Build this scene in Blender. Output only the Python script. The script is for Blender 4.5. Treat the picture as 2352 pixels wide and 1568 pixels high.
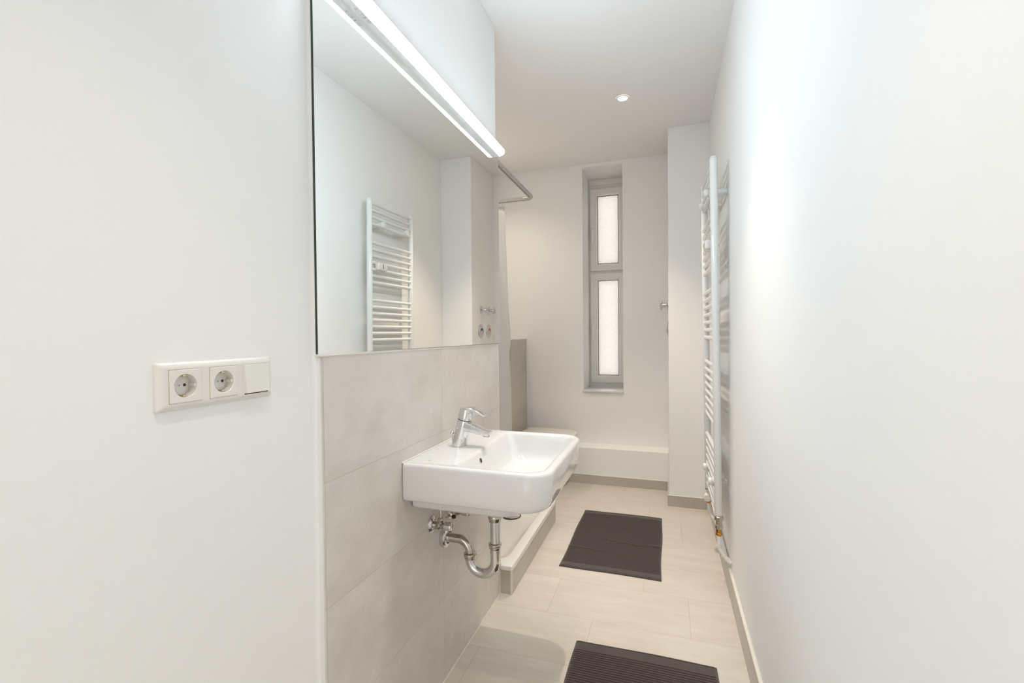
import bpy, bmesh, math, random
from mathutils import Vector, Matrix
random.seed(4)
for o in list(bpy.data.objects): bpy.data.objects.remove(o)
S = bpy.context.scene
C = S.collection
PI = math.pi
# ------------------------------------------------------------------ key sizes of the room (metres)
D = 0.762          # tiled face of the left partition is x = -D
Y0 = 0.885         # near edge of the wall tiles
YE = Y0 + 1.2      # far end of the partition
XR = 0.29          # right wall
H = 2.703          # ceiling
B = 4.017          # back wall
XC, YC = 0.016, 3.504   # left face / near face of the pier in the far right corner
YL, ZL = 3.841, 0.298   # low ledge under the window
XW = -1.2          # tiled cistern box face
# ------------------------------------------------------------------ camera
FPX, YAW, PITCH, ROLL, CZ = 1064.34, 0.3212, -0.01611, -0.00935, 1.247
cam = bpy.data.cameras.new('camera'); camo = bpy.data.objects.new('camera', cam); C.objects.link(camo)
cam.sensor_fit = 'HORIZONTAL'; cam.sensor_width = 36.0; cam.lens = FPX * 36.0 / 2352.0
cam.clip_start = 0.02; cam.clip_end = 60
fw = Vector((-math.sin(YAW)*math.cos(PITCH), math.cos(YAW)*math.cos(PITCH), math.sin(PITCH)))
rt = Vector((math.cos(YAW), math.sin(YAW), 0)); up = rt.cross(fw)
r2 = rt*math.cos(ROLL) + up*math.sin(ROLL); u2 = -rt*math.sin(ROLL) + up*math.cos(ROLL)
m = Matrix((r2, u2, -fw)).transposed().to_4x4(); m.translation = Vector((0, 0, CZ))
camo.matrix_world = m
S.camera = camo
# ------------------------------------------------------------------ world, exposure
S.view_settings.view_transform = 'Standard'; S.view_settings.look = 'None'
S.view_settings.gamma = 1; S.view_settings.use_curve_mapping = False
S.view_settings.exposure = 1.22
w = bpy.data.worlds.new('overcast sky'); S.world = w; w.use_nodes = True
w.node_tree.nodes['Background'].inputs[0].default_value = (1.0, 0.985, 0.96, 1)
w.node_tree.nodes['Background'].inputs[1].default_value = 0.68
LED_STRENGTH = 25.0
LED_COLOR = (0.77, 0.90, 1.0)
SPOT_W = [39.0, 28.0, 20.0, 4.0, 9.5]
SPOT_COLOR = (1.0, 0.835, 0.67)
SPOTS = [(-0.25, 2.97), (-0.17, 1.66), (-0.17, 0.35), (-1.15, 2.35), (-1.33, 3.32)]  # shower and toilet spots are unseen, added to brighten the far end
# ------------------------------------------------------------------ materials
def mat(name, col, rough=0.5, metal=0.0, coat=0.0, spec=0.5):
    m = bpy.data.materials.new(name); m.use_nodes = True
    b = m.node_tree.nodes['Principled BSDF']
    b.inputs['Base Color'].default_value = (*col, 1); b.inputs['Roughness'].default_value = rough
    b.inputs['Metallic'].default_value = metal; b.inputs['Coat Weight'].default_value = coat
    b.inputs['Specular IOR Level'].default_value = spec
    return m
class N:
    def __init__(s, m): s.t = m.node_tree; s.b = s.t.nodes['Principled BSDF']
    def n(s, k, **a):
        x = s.t.nodes.new(k)
        for i, v in a.items(): setattr(x, i, v)
        return x
    def l(s, a, b): s.t.links.new(a, b)
    def math(s, op, a, b=None, c=None):
        x = s.n('ShaderNodeMath', operation=op)
        for i, v in enumerate((a, b, c)):
            if v is None: continue
            if isinstance(v, (int, float)): x.inputs[i].default_value = v
            else: s.l(v, x.inputs[i])
        return x.outputs[0]
    def noise(s, vec, scale, detail=4, rough=0.5, sc=None):
        if sc:
            mp = s.n('ShaderNodeMapping'); mp.inputs['Scale'].default_value = sc; s.l(vec, mp.inputs[0]); vec = mp.outputs[0]
        x = s.n('ShaderNodeTexNoise'); x.inputs['Scale'].default_value = scale
        x.inputs['Detail'].default_value = detail; x.inputs['Roughness'].default_value = rough
        s.l(vec, x.inputs['Vector']); return x.outputs['Fac']
    def mixc(s, f, a, b):
        x = s.n('ShaderNodeMix', data_type='RGBA')
        if isinstance(f, (int, float)): x.inputs[0].default_value = f
        else: s.l(f, x.inputs[0])
        for i, v in ((6, a), (7, b)):
            if isinstance(v, tuple): x.inputs[i].default_value = (*v, 1)
            else: s.l(v, x.inputs[i])
        return x.outputs[2]
    def bump(s, h, st, dist=0.001):
        x = s.n('ShaderNodeBump'); x.inputs['Strength'].default_value = st; x.inputs['Distance'].default_value = dist
        s.l(h, x.inputs['Height']); s.l(x.outputs[0], s.b.inputs['Normal'])
    def ramp(s, f, lo, hi):
        x = s.n('ShaderNodeMapRange'); x.inputs[1].default_value = lo; x.inputs[2].default_value = hi
        s.l(f, x.inputs[0]); return x.outputs[0]
def plaster(name, col, rough=0.55):
    m = mat(name, col, rough, spec=0.25); k = N(m); tc = k.n('ShaderNodeTexCoord').outputs['Object']
    a = k.noise(tc, 220, 3); b = k.noise(tc, 6, 3)
    k.bump(k.math('ADD', k.math('MULTIPLY', a, 0.35), k.math('MULTIPLY', b, 1.4)), 0.16, 0.0012)
    return m
def tile(name, col_a, col_b, grout, kind, off=0.0):
    """Brushed ceramic slabs. kind 'wall_y': face runs along Y; 'wall_x': along X; 'floor': XY, third bond."""
    m = mat(name, col_a, 0.34, spec=0.4); k = N(m)
    tc = k.n('ShaderNodeTexCoord').outputs['Object']; sp = k.n('ShaderNodeSeparateXYZ'); k.l(tc, sp.inputs[0])
    X, Y, Z = sp.outputs
    if kind == 'floor':
        r = k.math('DIVIDE', k.math('SUBTRACT', Y, 1.695), 0.302); row = k.math('FLOOR', r)
        fv = k.math('SUBTRACT', r, row); dv = k.math('MULTIPLY', k.math('MINIMUM', fv, k.math('SUBTRACT', 1.0, fv)), 0.302)
        u = k.math('DIVIDE', k.math('ADD', k.math('SUBTRACT', X, -0.10 - 0.204 + 0.6), k.math('MULTIPLY', row, 0.2035)), 0.605)
        cu = k.math('FLOOR', u); fu = k.math('SUBTRACT', u, cu)
        du = k.math('MULTIPLY', k.math('MINIMUM', fu, k.math('SUBTRACT', 1.0, fu)), 0.605)
        st = (1.2, 7, 1)
    else:
        P = Y if kind == 'wall_y' else X
        r = k.math('DIVIDE', Z, 0.3); row = k.math('FLOOR', r); fv = k.math('SUBTRACT', r, row)
        dv = k.math('MULTIPLY', k.math('MINIMUM', fv, k.math('SUBTRACT', 1.0, fv)), 0.3)
        u = k.math('DIVIDE', k.math('SUBTRACT', P, Y0 + 0.603 + off if kind == 'wall_y' else -0.56), 0.6)
        cu = k.math('FLOOR', u); fu = k.math('SUBTRACT', u, cu)
        du = k.math('MULTIPLY', k.math('MINIMUM', fu, k.math('SUBTRACT', 1.0, fu)), 0.6)
        st = (7, 1.2, 1.6) if kind == 'wall_y' else (1.2, 7, 1.6)
    dmin = k.math('MINIMUM', du, dv)
    g = k.math('SUBTRACT', 1.0, k.ramp(dmin, 0.0004, 0.0011))
    cv = k.n('ShaderNodeCombineXYZ'); k.l(row, cv.inputs[0]); k.l(cu, cv.inputs[1])
    wn = k.n('ShaderNodeTexWhiteNoise'); wn.noise_dimensions = '3D'; k.l(cv.outputs[0], wn.inputs[0])
    va = k.n('ShaderNodeVectorMath', operation='MULTIPLY_ADD'); k.l(wn.outputs['Color'], va.inputs[0])
    va.inputs[1].default_value = (9, 9, 9); k.l(tc, va.inputs[2]); v = va.outputs[0]
    n1 = k.noise(v, 2.2, 5, 0.55, st); n2 = k.noise(v, 9, 6, 0.65, tuple(s for s in st)); n3 = k.noise(v, 160, 2, 0.5)
    f = k.math('ADD', k.math('MULTIPLY', n1, 0.55), k.math('ADD', k.math('MULTIPLY', n2, 0.33), k.math('MULTIPLY', n3, 0.12)))
    f = k.ramp(f, 0.39, 0.61)
    f = k.math('ADD', k.math('MULTIPLY', f, 0.85), k.math('MULTIPLY', wn.outputs['Value'], 0.15))
    col = k.mixc(f, col_a, col_b); col = k.mixc(g, col, grout); k.l(col, k.b.inputs['Base Color'])
    k.bump(k.math('SUBTRACT', k.math('MULTIPLY', n3, 0.12), g), 0.35, 0.001)
    return m
M = {}
M['wall'] = plaster('white wall paint', (0.95, 0.95, 0.94))
M['ceil'] = plaster('white ceiling paint', (0.95, 0.95, 0.945))
M['wtile'] = tile('pale greige wall tile', (0.645, 0.60, 0.545), (0.785, 0.75, 0.705), (0.54, 0.495, 0.43), 'wall_y')
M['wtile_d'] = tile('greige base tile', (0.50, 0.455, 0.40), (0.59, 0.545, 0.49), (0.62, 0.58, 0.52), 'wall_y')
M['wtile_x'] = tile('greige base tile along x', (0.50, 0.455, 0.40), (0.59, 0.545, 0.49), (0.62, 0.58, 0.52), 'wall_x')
M['ftile'] = tile('pale beige floor tile', (0.64, 0.595, 0.53), (0.73, 0.69, 0.63), (0.50, 0.44, 0.34), 'floor')
M['wtile_a'] = tile('greige apron tile', (0.53, 0.48, 0.42), (0.62, 0.57, 0.51), (0.62, 0.58, 0.52), 'wall_y', 0.31)
M['profile'] = mat('white edge profile', (0.80, 0.78, 0.73), 0.35)
M['silicone'] = mat('white silicone', (0.80, 0.77, 0.70), 0.4)
M['ceramic'] = mat('white glazed ceramic', (0.80, 0.79, 0.775), 0.07, coat=0.6)
M['acrylic'] = mat('white acrylic', (0.84, 0.82, 0.79), 0.14, coat=0.3)
M['plastic'] = mat('cream white plastic', (0.84, 0.82, 0.77), 0.22)
M['seat'] = mat('white toilet seat plastic', (0.82, 0.78, 0.73), 0.25)
M['pvc'] = mat('white window frame pvc', (0.90, 0.885, 0.84), 0.3)
M['enamel'] = mat('white radiator enamel', (0.85, 0.86, 0.85), 0.16)
M['pipe'] = mat('white painted pipe', (0.82, 0.81, 0.77), 0.35)
M['dark'] = mat('dark gasket and shade strip', (0.05, 0.035, 0.03), 0.6)
M['black'] = mat('black plastic', (0.015, 0.015, 0.017), 0.35)
M['display'] = mat('grey display', (0.12, 0.13, 0.12), 0.25)
M['pinhole'] = mat('grey socket hole', (0.06, 0.05, 0.04), 0.5)
M['brass'] = mat('brass', (0.55, 0.27, 0.06), 0.25, 1.0)
M['contact'] = mat('contact metal', (0.70, 0.58, 0.40), 0.25, 1.0)
M['nickel'] = mat('worn nickel', (0.62, 0.56, 0.48), 0.24, 1.0)
M['alu'] = mat('brushed aluminium', (0.80, 0.82, 0.83), 0.35, 0.35)
M['railm'] = mat('pale rail metal', (0.50, 0.49, 0.45), 0.3, 0.35)
M['red'] = mat('red marking', (0.65, 0.05, 0.04), 0.3)
M['mark'] = mat('grey print', (0.30, 0.31, 0.32), 0.5)
M['glue'] = mat('dark mirror edge', (0.03, 0.045, 0.03), 0.3)
def chrome_mat(name, spots):
    m = mat(name, (0.80, 0.80, 0.80), 0.05, 1.0); k = N(m); tc = k.n('ShaderNodeTexCoord').outputs['Object']
    n = k.ramp(k.noise(tc, 90, 5, 0.7), 0.52, 0.72)
    k.l(k.math('ADD', k.math('MULTIPLY', n, spots), 0.05), k.b.inputs['Roughness'])
    k.l(k.mixc(k.math('MULTIPLY', n, spots), (0.72, 0.72, 0.72), (0.62, 0.61, 0.58)), k.b.inputs['Base Color'])
    return m
M['chrome'] = chrome_mat('chrome', 0.12)
M['limed'] = chrome_mat('chrome with lime spots', 0.6)
M['worn'] = mat('dull chrome pipe', (0.60, 0.56, 0.49), 0.14, 1.0)
k = N(M['worn']); tc = k.n('ShaderNodeTexCoord').outputs['Object']
nn = k.ramp(k.noise(tc, 35, 5, 0.65), 0.4, 0.7); k.l(k.mixc(nn, (0.62, 0.59, 0.54), (0.42, 0.38, 0.31)), k.b.inputs['Base Color'])
k.l(k.math('ADD', k.math('MULTIPLY', nn, 0.14), 0.07), k.b.inputs['Roughness'])
# mirror glass with a few wiping streaks
m = M['mirror'] = mat('mirror glass', (0.945, 0.965, 0.95), 0.0, 1.0); k = N(m); tc = k.n('ShaderNodeTexCoord').outputs['Object']
sm = k.ramp(k.noise(tc, 3.2, 6, 0.75, (1, 1.6, 1)), 0.62, 0.80)
k.l(k.math('MULTIPLY', sm, 0.10), k.b.inputs['Roughness'])
k.b.inputs['Metallic'].default_value = 1.0
# emitters
def emit(name, col, st):
    m = bpy.data.materials.new(name); m.use_nodes = True; t = m.node_tree; t.nodes.clear()
    e = t.nodes.new('ShaderNodeEmission'); e.inputs[0].default_value = (*col, 1); e.inputs[1].default_value = st
    o = t.nodes.new('ShaderNodeOutputMaterial'); t.links.new(e.outputs[0], o.inputs[0]); return m
M['led'] = emit('lit led diffuser', LED_COLOR, LED_STRENGTH)
M['bulb'] = emit('lit halogen lamp', (1.0, 0.93, 0.82), 14.0)
# frosted pane: lit by the sky outside
def frosted():
    m = bpy.data.materials.new('frosted glass'); m.use_nodes = True; t = m.node_tree; t.nodes.clear()
    o = t.nodes.new('ShaderNodeOutputMaterial'); tr = t.nodes.new('ShaderNodeBsdfTranslucent'); tr.inputs[0].default_value = (0.84, 0.82, 0.80, 1)
    gl = t.nodes.new('ShaderNodeBsdfGlossy'); gl.inputs['Roughness'].default_value = 0.35
    mx = t.nodes.new('ShaderNodeMixShader'); mx.inputs[0].default_value = 0.06
    tc = t.nodes.new('ShaderNodeTexCoord'); vo = t.nodes.new('ShaderNodeTexNoise'); vo.inputs['Scale'].default_value = 45; vo.inputs['Detail'].default_value = 3
    cr = t.nodes.new('ShaderNodeMix'); cr.data_type = 'RGBA'; cr.inputs[6].default_value = (0.78, 0.765, 0.745, 1); cr.inputs[7].default_value = (0.90, 0.885, 0.865, 1)
    t.links.new(tc.outputs['Object'], vo.inputs['Vector']); t.links.new(vo.outputs['Fac'], cr.inputs[0]); t.links.new(cr.outputs[2], tr.inputs[0])
    bu = t.nodes.new('ShaderNodeBump'); bu.inputs['Strength'].default_value = 0.5; bu.inputs['Distance'].default_value = 0.002
    t.links.new(vo.outputs['Fac'], bu.inputs['Height']); t.links.new(bu.outputs[0], gl.inputs['Normal'])
    t.links.new(tr.outputs[0], mx.inputs[1]); t.links.new(gl.outputs[0], mx.inputs[2]); t.links.new(mx.outputs[0], o.inputs[0])
    return m
M['frost'] = frosted()
# terry cloth
def terry():
    m = mat('dark brown terry cotton', (0.060, 0.045, 0.042), 0.95, spec=0.1); k = N(m); tc = k.n('ShaderNodeTexCoord').outputs['Object']
    n = k.noise(tc, 420, 3, 0.7); n2 = k.noise(tc, 14, 3)
    k.l(k.mixc(k.math('ADD', k.math('MULTIPLY', n, 0.6), k.math('MULTIPLY', n2, 0.4)), (0.040, 0.028, 0.026), (0.088, 0.065, 0.058)), k.b.inputs['Base Color'])
    k.b.inputs['Sheen Weight'].default_value = 0.35; k.b.inputs['Sheen Roughness'].default_value = 0.6
    k.bump(n, 0.9, 0.002); return m
M['terry'] = terry()
m = M['curtain'] = mat('white shower curtain fabric', (0.86, 0.83, 0.79), 0.6)
m.node_tree.nodes['Principled BSDF'].inputs['Transmission Weight'].default_value = 0.0
# ------------------------------------------------------------------ mesh helpers
def bm_new(): return bmesh.new()
def box(bm, x0, x1, y0, y1, z0, z1, bev=0.0, seg=2):
    x0, x1 = sorted((x0, x1)); y0, y1 = sorted((y0, y1)); z0, z1 = sorted((z0, z1))
    r = bmesh.ops.create_cube(bm, size=1.0); vs = r['verts']
    for v in vs:
        v.co = Vector(((x0+x1)/2 + v.co.x*(x1-x0), (y0+y1)/2 + v.co.y*(y1-y0), (z0+z1)/2 + v.co.z*(z1-z0)))
    if bev > 0:
        es = list({e for v in vs for e in v.link_edges})
        bmesh.ops.bevel(bm, geom=es, offset=bev, segments=seg, profile=0.5, affect='EDGES')
def frame_for(d):
    d = d.normalized(); a = Vector((0, 0, 1)) if abs(d.z) < 0.9 else Vector((0, 1, 0))
    u = d.cross(a).normalized(); return u, u.cross(d).normalized()
def loft(bm, loops, cap0=True, cap1=True, closed=True):
    rows = [[bm.verts.new(p) for p in lp] for lp in loops]; n = len(rows[0])
    for a, b in zip(rows, rows[1:]):
        for i in range(n if closed else n-1):
            j = (i+1) % n; bm.faces.new((a[i], a[j], b[j], b[i]))
    if cap0: bm.faces.new(rows[0][::-1])
    if cap1: bm.faces.new(rows[-1])
    return rows
def tube(bm, pts, rad, n=20, cap=True):
    pts = [Vector(p) for p in pts]; loops = []
    u = None
    for i, p in enumerate(pts):
        d = (pts[min(i+1, len(pts)-1)] - pts[max(i-1, 0)]).normalized()
        if u is None: u, v = frame_for(d)
        else:
            u = (u - d*u.dot(d)).normalized(); v = u.cross(d).normalized()
        r = rad[i] if isinstance(rad, (list, tuple)) else rad
        loops.append([p + (u*math.cos(2*PI*k/n) + v*math.sin(2*PI*k/n))*r for k in range(n)])
    loft(bm, loops, cap, cap)
def lathe(bm, o, d, prof, n=32, ry=1.0):
    """prof: list of (distance along d, radius)."""
    o = Vector(o); d = Vector(d).normalized(); u, v = frame_for(d)
    loops = [[o + d*t + (u*math.cos(2*PI*k/n) + v*ry*math.sin(2*PI*k/n))*max(r, 1e-5) for k in range(n)] for t, r in prof]
    loft(bm, loops, True, True)
def arc(c, r, a0, a1, n, ax='XZ', y=0):
    out = []
    for i in range(n+1):
        a = a0 + (a1-a0)*i/n; out.append(Vector((c[0]+r*math.cos(a), y, c[1]+r*math.sin(a))))
    return out
def rrect(x0, x1, y0, y1, z, rs, n=10):
    """rounded rectangle loop, rs = radii at (x1y1, x0y1, x0y0, x1y0)"""
    out = []
    cs = ((x1, y1, -1, -1, 0), (x0, y1, 1, -1, PI/2), (x0, y0, 1, 1, PI), (x1, y0, -1, 1, 1.5*PI))
    for (cx, cy, sx, sy, a0), r in zip(cs, rs):
        for i in range(n+1):
            a = a0 + PI/2*i/n
            out.append(Vector((cx + sx*r + r*math.cos(a), cy + sy*r + r*math.sin(a), z)))
    return out
def link(name, bm, material, parent=None, smooth=40, loc=None):
    me = bpy.data.meshes.new(name)
    bmesh.ops.recalc_face_normals(bm, faces=bm.faces)
    if loc is not None:
        for v in bm.verts: v.co -= Vector(loc)
    bm.to_mesh(me); bm.free()
    if smooth:
        for p in me.polygons: p.use_smooth = True
        me.set_sharp_from_angle(angle=math.radians(smooth))
    me.materials.append(M[material] if isinstance(material, str) else material)
    o = bpy.data.objects.new(name, me); C.objects.link(o)
    if parent: o.parent = parent
    if loc is not None: o.location = Vector(loc)
    return o
WLOC = {}
def thing(name, label, cat, loc, group=None):
    o = bpy.data.objects.new(name, None); C.objects.link(o); o.empty_display_size = 0.05
    o.location = loc; o['label'] = label; o['category'] = cat
    if group: o['group'] = group
    WLOC[o] = Vector(loc); return o
def part(name, bm, material, parent, smooth=40):
    """mesh given in world coordinates, parented to a thing or to a part of it"""
    off = WLOC[parent]
    for v in bm.verts: v.co -= off
    o = link(name, bm, material, parent, smooth); WLOC[o] = off; return o
def struct(name, bm, material, smooth=0):
    o = link(name, bm, material, None, smooth); o['kind'] = 'structure'; return o
# ------------------------------------------------------------------ setting
YN = -1.2      # rear wall behind the camera
XL = -1.56     # left wall of the shower recess
b = bm_new(); box(b, XL-0.1, XR+0.1, YN-0.1, B+0.5, -0.08, 0); struct('floor', b, 'ftile')
b = bm_new(); box(b, XL-0.1, XR+0.1, YN-0.1, B+0.5, H, H+0.1); struct('ceiling', b, 'ceil')
b = bm_new(); PK = (0.535, 0.664, 1.1415, 1.1895)   # flush box of the two sockets
box(b, XL, -D-0.045, YN, Y0-0.012, 0, H)
for a in ((YN, PK[0], 0, H), (PK[1], Y0-0.012, 0, H), (PK[0], PK[1], 0, PK[2]), (PK[0], PK[1], PK[3], H)): box(b, -D-0.045, -D-0.015, a[0], a[1], a[2], a[3])
struct('wall_left', b, 'wall')
# raised masonry behind tiles and mirror, ends in the shower recess
b = bm_new(); box(b, XL, -D-0.004, Y0-0.0175, YE, 0, H, 0.004, 3); struct('wall_partition', b, 'wall')
b = bm_new(); box(b, XL-0.1, XL, YN, B, 0, H); struct('wall_recess', b, 'wall')
b = bm_new(); box(b, XR, XR+0.1, YN, B+0.1, 0, H); struct('wall_right', b, 'wall')
b = bm_new()   # unseen rear wall; its doorway is added to let sky light in as fill
for a in ((XL, -0.72, 0, H), (0.24, XR+0.1, 0, H), (-0.72, 0.24, 2.1, H)): box(b, a[0], a[1], YN-0.1, YN, a[2], a[3])
struct('wall_rear', b, 'wall')
b = bm_new(); box(b, XC, XR, YC, B, 0, H, 0.002, 1); struct('wall_pier', b, 'wall')
# back wall with the tall window opening
WX0, WX1, WZ0, WZ1 = -0.684, -0.345, 0.738, 2.674
b = bm_new()
for a in ((XL-0.1, WX0, 0, H), (WX1, XR+0.1, 0, H), (WX0, WX1, 0, WZ0), (WX0, WX1, WZ1, H)):
    box(b, a[0], a[1], B, B+0.46, a[2], a[3])
bmesh.ops.remove_doubles(b, verts=b.verts, dist=1e-5)
struct('wall_back', b, 'wall')
b = bm_new(); box(b, XW, XC, YL, B, 0, ZL, 0.003, 2); struct('trim_1', b, 'wall')               # low ledge
b = bm_new(); box(b, XL, XW-0.008, 3.08, B, 0, 1.19, 0.0); struct('wall_cistern', b, 'wall')
b = bm_new(); box(b, XW-0.008, XW, 3.08, B, 0, 1.198); struct('trim_2', b, 'wtile_a')
b = bm_new(); box(b, XL, XW+0.003, 3.08, B, 1.198, 1.206, 0.002, 1)
box(b, XW-0.002, XW+0.004, B-0.006, B, 0, 1.2); struct('trim_3', b, 'profile')
# wall tiles under the mirror
b = bm_new(); box(b, -D-0.010, -D, Y0, YE-0.008, 0, 1.198, 0.0008, 1); struct('trim_4', b, 'wtile')
b = bm_new(); box(b, -D-0.010, -D+0.0006, YE-0.008, YE, 0, 1.2, 0.001, 1)
box(b, -D-0.0042, -D-0.002, Y0-0.0012, Y0+0.0005, 0, 1.2); struct('trim_5', b, 'profile')
# baseboards
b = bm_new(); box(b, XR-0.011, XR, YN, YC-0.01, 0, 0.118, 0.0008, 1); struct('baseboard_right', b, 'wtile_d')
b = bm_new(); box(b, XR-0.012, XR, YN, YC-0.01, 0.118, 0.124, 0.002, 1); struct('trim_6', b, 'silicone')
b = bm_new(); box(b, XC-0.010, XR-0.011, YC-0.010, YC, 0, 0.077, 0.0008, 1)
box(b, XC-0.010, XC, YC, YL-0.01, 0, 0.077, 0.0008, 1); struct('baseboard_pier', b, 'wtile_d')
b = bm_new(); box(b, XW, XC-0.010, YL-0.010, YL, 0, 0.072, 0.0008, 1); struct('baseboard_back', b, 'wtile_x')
b = bm_new(); box(b, XC-0.011, XR-0.011, YC-0.011, YC, 0.077, 0.081, 0.0015, 1); box(b, XW, XC-0.010, YL-0.011, YL, 0.072, 0.076, 0.0015, 1)
struct('trim_7', b, 'silicone')
b = bm_new()
tube(b, [(-D, Y0, 0.001), (-D, YE-0.01, 0.001)], 0.003, 8)
struct('trim_8', b, 'silicone')
# ------------------------------------------------------------------ window_1
FY = 4.375   # room side of the fixed frame
def rect_frame(bm, x0, x1, z0, z1, w_, y0, y1, bev):
    """mitred frame with a bevelled inner edge"""
    P = [[(x0, z0), (x1, z0), (x1, z1), (x0, z1)], [(x0+w_, z0+w_), (x1-w_, z0+w_), (x1-w_, z1-w_), (x0+w_, z1-w_)]]
    def ring(k, y): return [Vector((p[0], y, p[1])) for p in P[k]]
    iz = [(x0+w_+bev, z0+w_+bev), (x1-w_-bev, z0+w_+bev), (x1-w_-bev, z1-w_-bev), (x0+w_+bev, z1-w_-bev)]
    loops = [ring(0, y1), [p + Vector((0, 0.002, 0)) for p in ring(0, y0)],
             [Vector((a + (0.002 if i in (0, 3) else -0.002), y0, c + (0.002 if i < 2 else -0.002))) for i, (a, c) in enumerate(P[0])],
             ring(1, y0), [Vector((p[0], y0+bev*1.1, p[1])) for p in iz], [Vector((p[0], y1, p[1])) for p in iz]]
    rows = loft(bm, loops, False, False)
    a, c = rows[0], rows[-1]
    for i in range(4): bm.faces.new((a[i], c[i], c[(i+1) % 4], a[(i+1) % 4]))
win = bpy.data.objects.new('window_1', None); C.objects.link(win); win.location = (-0.5, FY, 1.7); win['kind'] = 'structure'; WLOC[win] = Vector(win.location)
b = bm_new(); X0f, X1f = WX0, WX1+0.02
for a in ((X0f, X0f+0.03, 0.757, 2.62), (WX1-0.012, WX1, 0.757, 2.62)): box(b, a[0], a[1], FY, FY+0.07, a[2], a[3])
for a in ((0.757, 0.785), (1.800, 1.830), (2.585, 2.62)): box(b, X0f+0.03, WX1-0.012, FY, FY+0.07, a[0], a[1])
box(b, X0f, WX1, FY-0.012, FY+0.07, 2.620, WZ1, 0.003, 2)
part('window_frame', b, 'pvc', win, 30)
for (z0, z1, g0, g1, hz) in ((1.826, 2.585, 1.893, 2.500, 2.165), (0.790, 1.803, 0.868, 1.732, 1.27)):
    sx0, sx1 = -0.668, WX1-0.004
    b = bm_new(); rect_frame(b, sx0, sx1, z0, z1, 0.052, FY-0.020, FY+0.05, 0.014)
    sash = part('window_sash', b, 'pvc', win, 25)
    gx0, gx1 = sx0+0.066, sx1-0.066; gz0, gz1 = z0+0.066, z1-0.066
    b = bm_new()
    for a in ((gx0, gx0+0.0035, gz0, gz1), (gx1-0.0035, gx1, gz0, gz1), (gx0, gx1, gz0, gz0+0.0035), (gx0, gx1, gz1-0.0035, gz1)):
        box(b, a[0], a[1], FY-0.004, FY+0.004, a[2], a[3])
    part('gasket', b, 'dark', sash, 0)
    b = bm_new(); box(b, gx0, gx1, FY+0.006, FY+0.010, gz0, gz1); part('pane', b, 'frost', sash, 0)
    b = bm_new(); hx = sx0+0.024
    box(b, hx-0.014, hx+0.014, FY-0.030, FY-0.020, hz-0.005, hz+0.065, 0.004, 2)
    tube(b, [(hx, FY-0.028, hz+0.03), (hx, FY-0.062, hz+0.03)], 0.008, 14)
    box(b, hx-0.009, hx+0.009, FY-0.072, FY-0.055, hz-0.085, hz+0.042, 0.006, 3)
    part('window_handle', b, 'pvc', sash, 40)
b = bm_new(); box(b, WX0-0.004, WX1+0.0, B-0.018, FY+0.005, 0.738, 0.757, 0.003, 2); part('window_sill', b, 'ceramic', win, 40)
# ------------------------------------------------------------------ wash basin
YS = 1.495
zt, zb = 0.858, 0.742
x0, x1, y0, y1 = -D, -0.305, 1.220, 1.768
sink = thing('wash_basin', 'white rectangular ceramic wash basin hung on the tiled partition below the mirror', 'sink', (-D, YS, zb))
b = bm_new()
def ol(inx, z, rf, infr=None):
    f = inx if infr is None else infr
    return rrect(x0, x1-f, y0+inx, y1-inx, z, (rf, 0.006, 0.006, rf), 12)
loops = []
# underside (inside lower shell), then outer wall, rim, bowl
loops.append(rrect(x0+0.002, x1-0.17, YS-0.17, YS+0.17, 0.700, (0.05, 0.01, 0.01, 0.05), 12))
loops.append(rrect(x0+0.002, x1-0.115, y0+0.060, y1-0.060, 0.704, (0.07, 0.008, 0.008, 0.07), 12))
loops.append(rrect(x0+0.002, x1-0.088, y0+0.050, y1-0.050, 0.714, (0.08, 0.008, 0.008, 0.08), 12))
loops.append(rrect(x0+0.002, x1-0.080, y0+0.048, y1-0.048, 0.742, (0.08, 0.008, 0.008, 0.08), 12))
loops.append(ol(0.012, zb+0.001, 0.070, 0.030))
loops.append(ol(0.005, zb+0.003, 0.072, 0.020))
loops.append(ol(0.0015, zb+0.009, 0.074, 0.013))
loops.append(ol(0.0, zb+0.020, 0.075, 0.009))
loops.append(ol(0.0, zt-0.012, 0.072, 0.000))
loops.append(ol(0.001, zt-0.006, 0.072, 0.001))
loops.append(ol(0.0045, zt-0.0015, 0.070, 0.0045))
loops.append(ol(0.009, zt, 0.066, 0.009))
# rim to bowl
bx0, bx1, by0, by1 = -0.600, x1-0.028, y0+0.026, y1-0.026
def bl(dx0, dx1, dy, z, rf, rb): return rrect(bx0+dx0, bx1-dx1, by0+dy, by1-dy, z, (rf, rb, rb, rf), 12)
loops.append(bl(-0.006, -0.006, -0.005, zt-0.0005, 0.060, 0.022))
loops.append(bl(0.0, 0.0, 0.0, zt-0.003, 0.056, 0.022))
loops.append(bl(0.005, 0.005, 0.004, zt-0.010, 0.054, 0.022))
loops.append(bl(0.012, 0.012, 0.009, zt-0.030, 0.054, 0.026))
loops.append(bl(0.024, 0.026, 0.018, zt-0.065, 0.056, 0.034))
loops.append(bl(0.034, 0.040, 0.028, zt-0.088, 0.060, 0.040))
loops.append(bl(0.050, 0.060, 0.050, zt-0.100, 0.060, 0.045))
loops.append(bl(0.080, 0.090, 0.110, zt-0.106, 0.045, 0.040))
loops.append(bl(0.100, 0.105, 0.190, zt-0.109, 0.02, 0.02))
rows = loft(b, loops, True, True)
part('basin_body', b, 'ceramic', sink, 50)
b = bm_new()   # dark oval overflow opening in the bowl's back slope
lathe(b, (-0.5868, 1.422, zt-0.030), (1, 0, 0.35), [(-0.001, 0.0105), (0.0007, 0.0105), (0.001, 0.0085), (0.0006, 0.0075)], 28, 1.0)
ov = part('overflow_ring', b, 'ceramic', sink)
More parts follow.
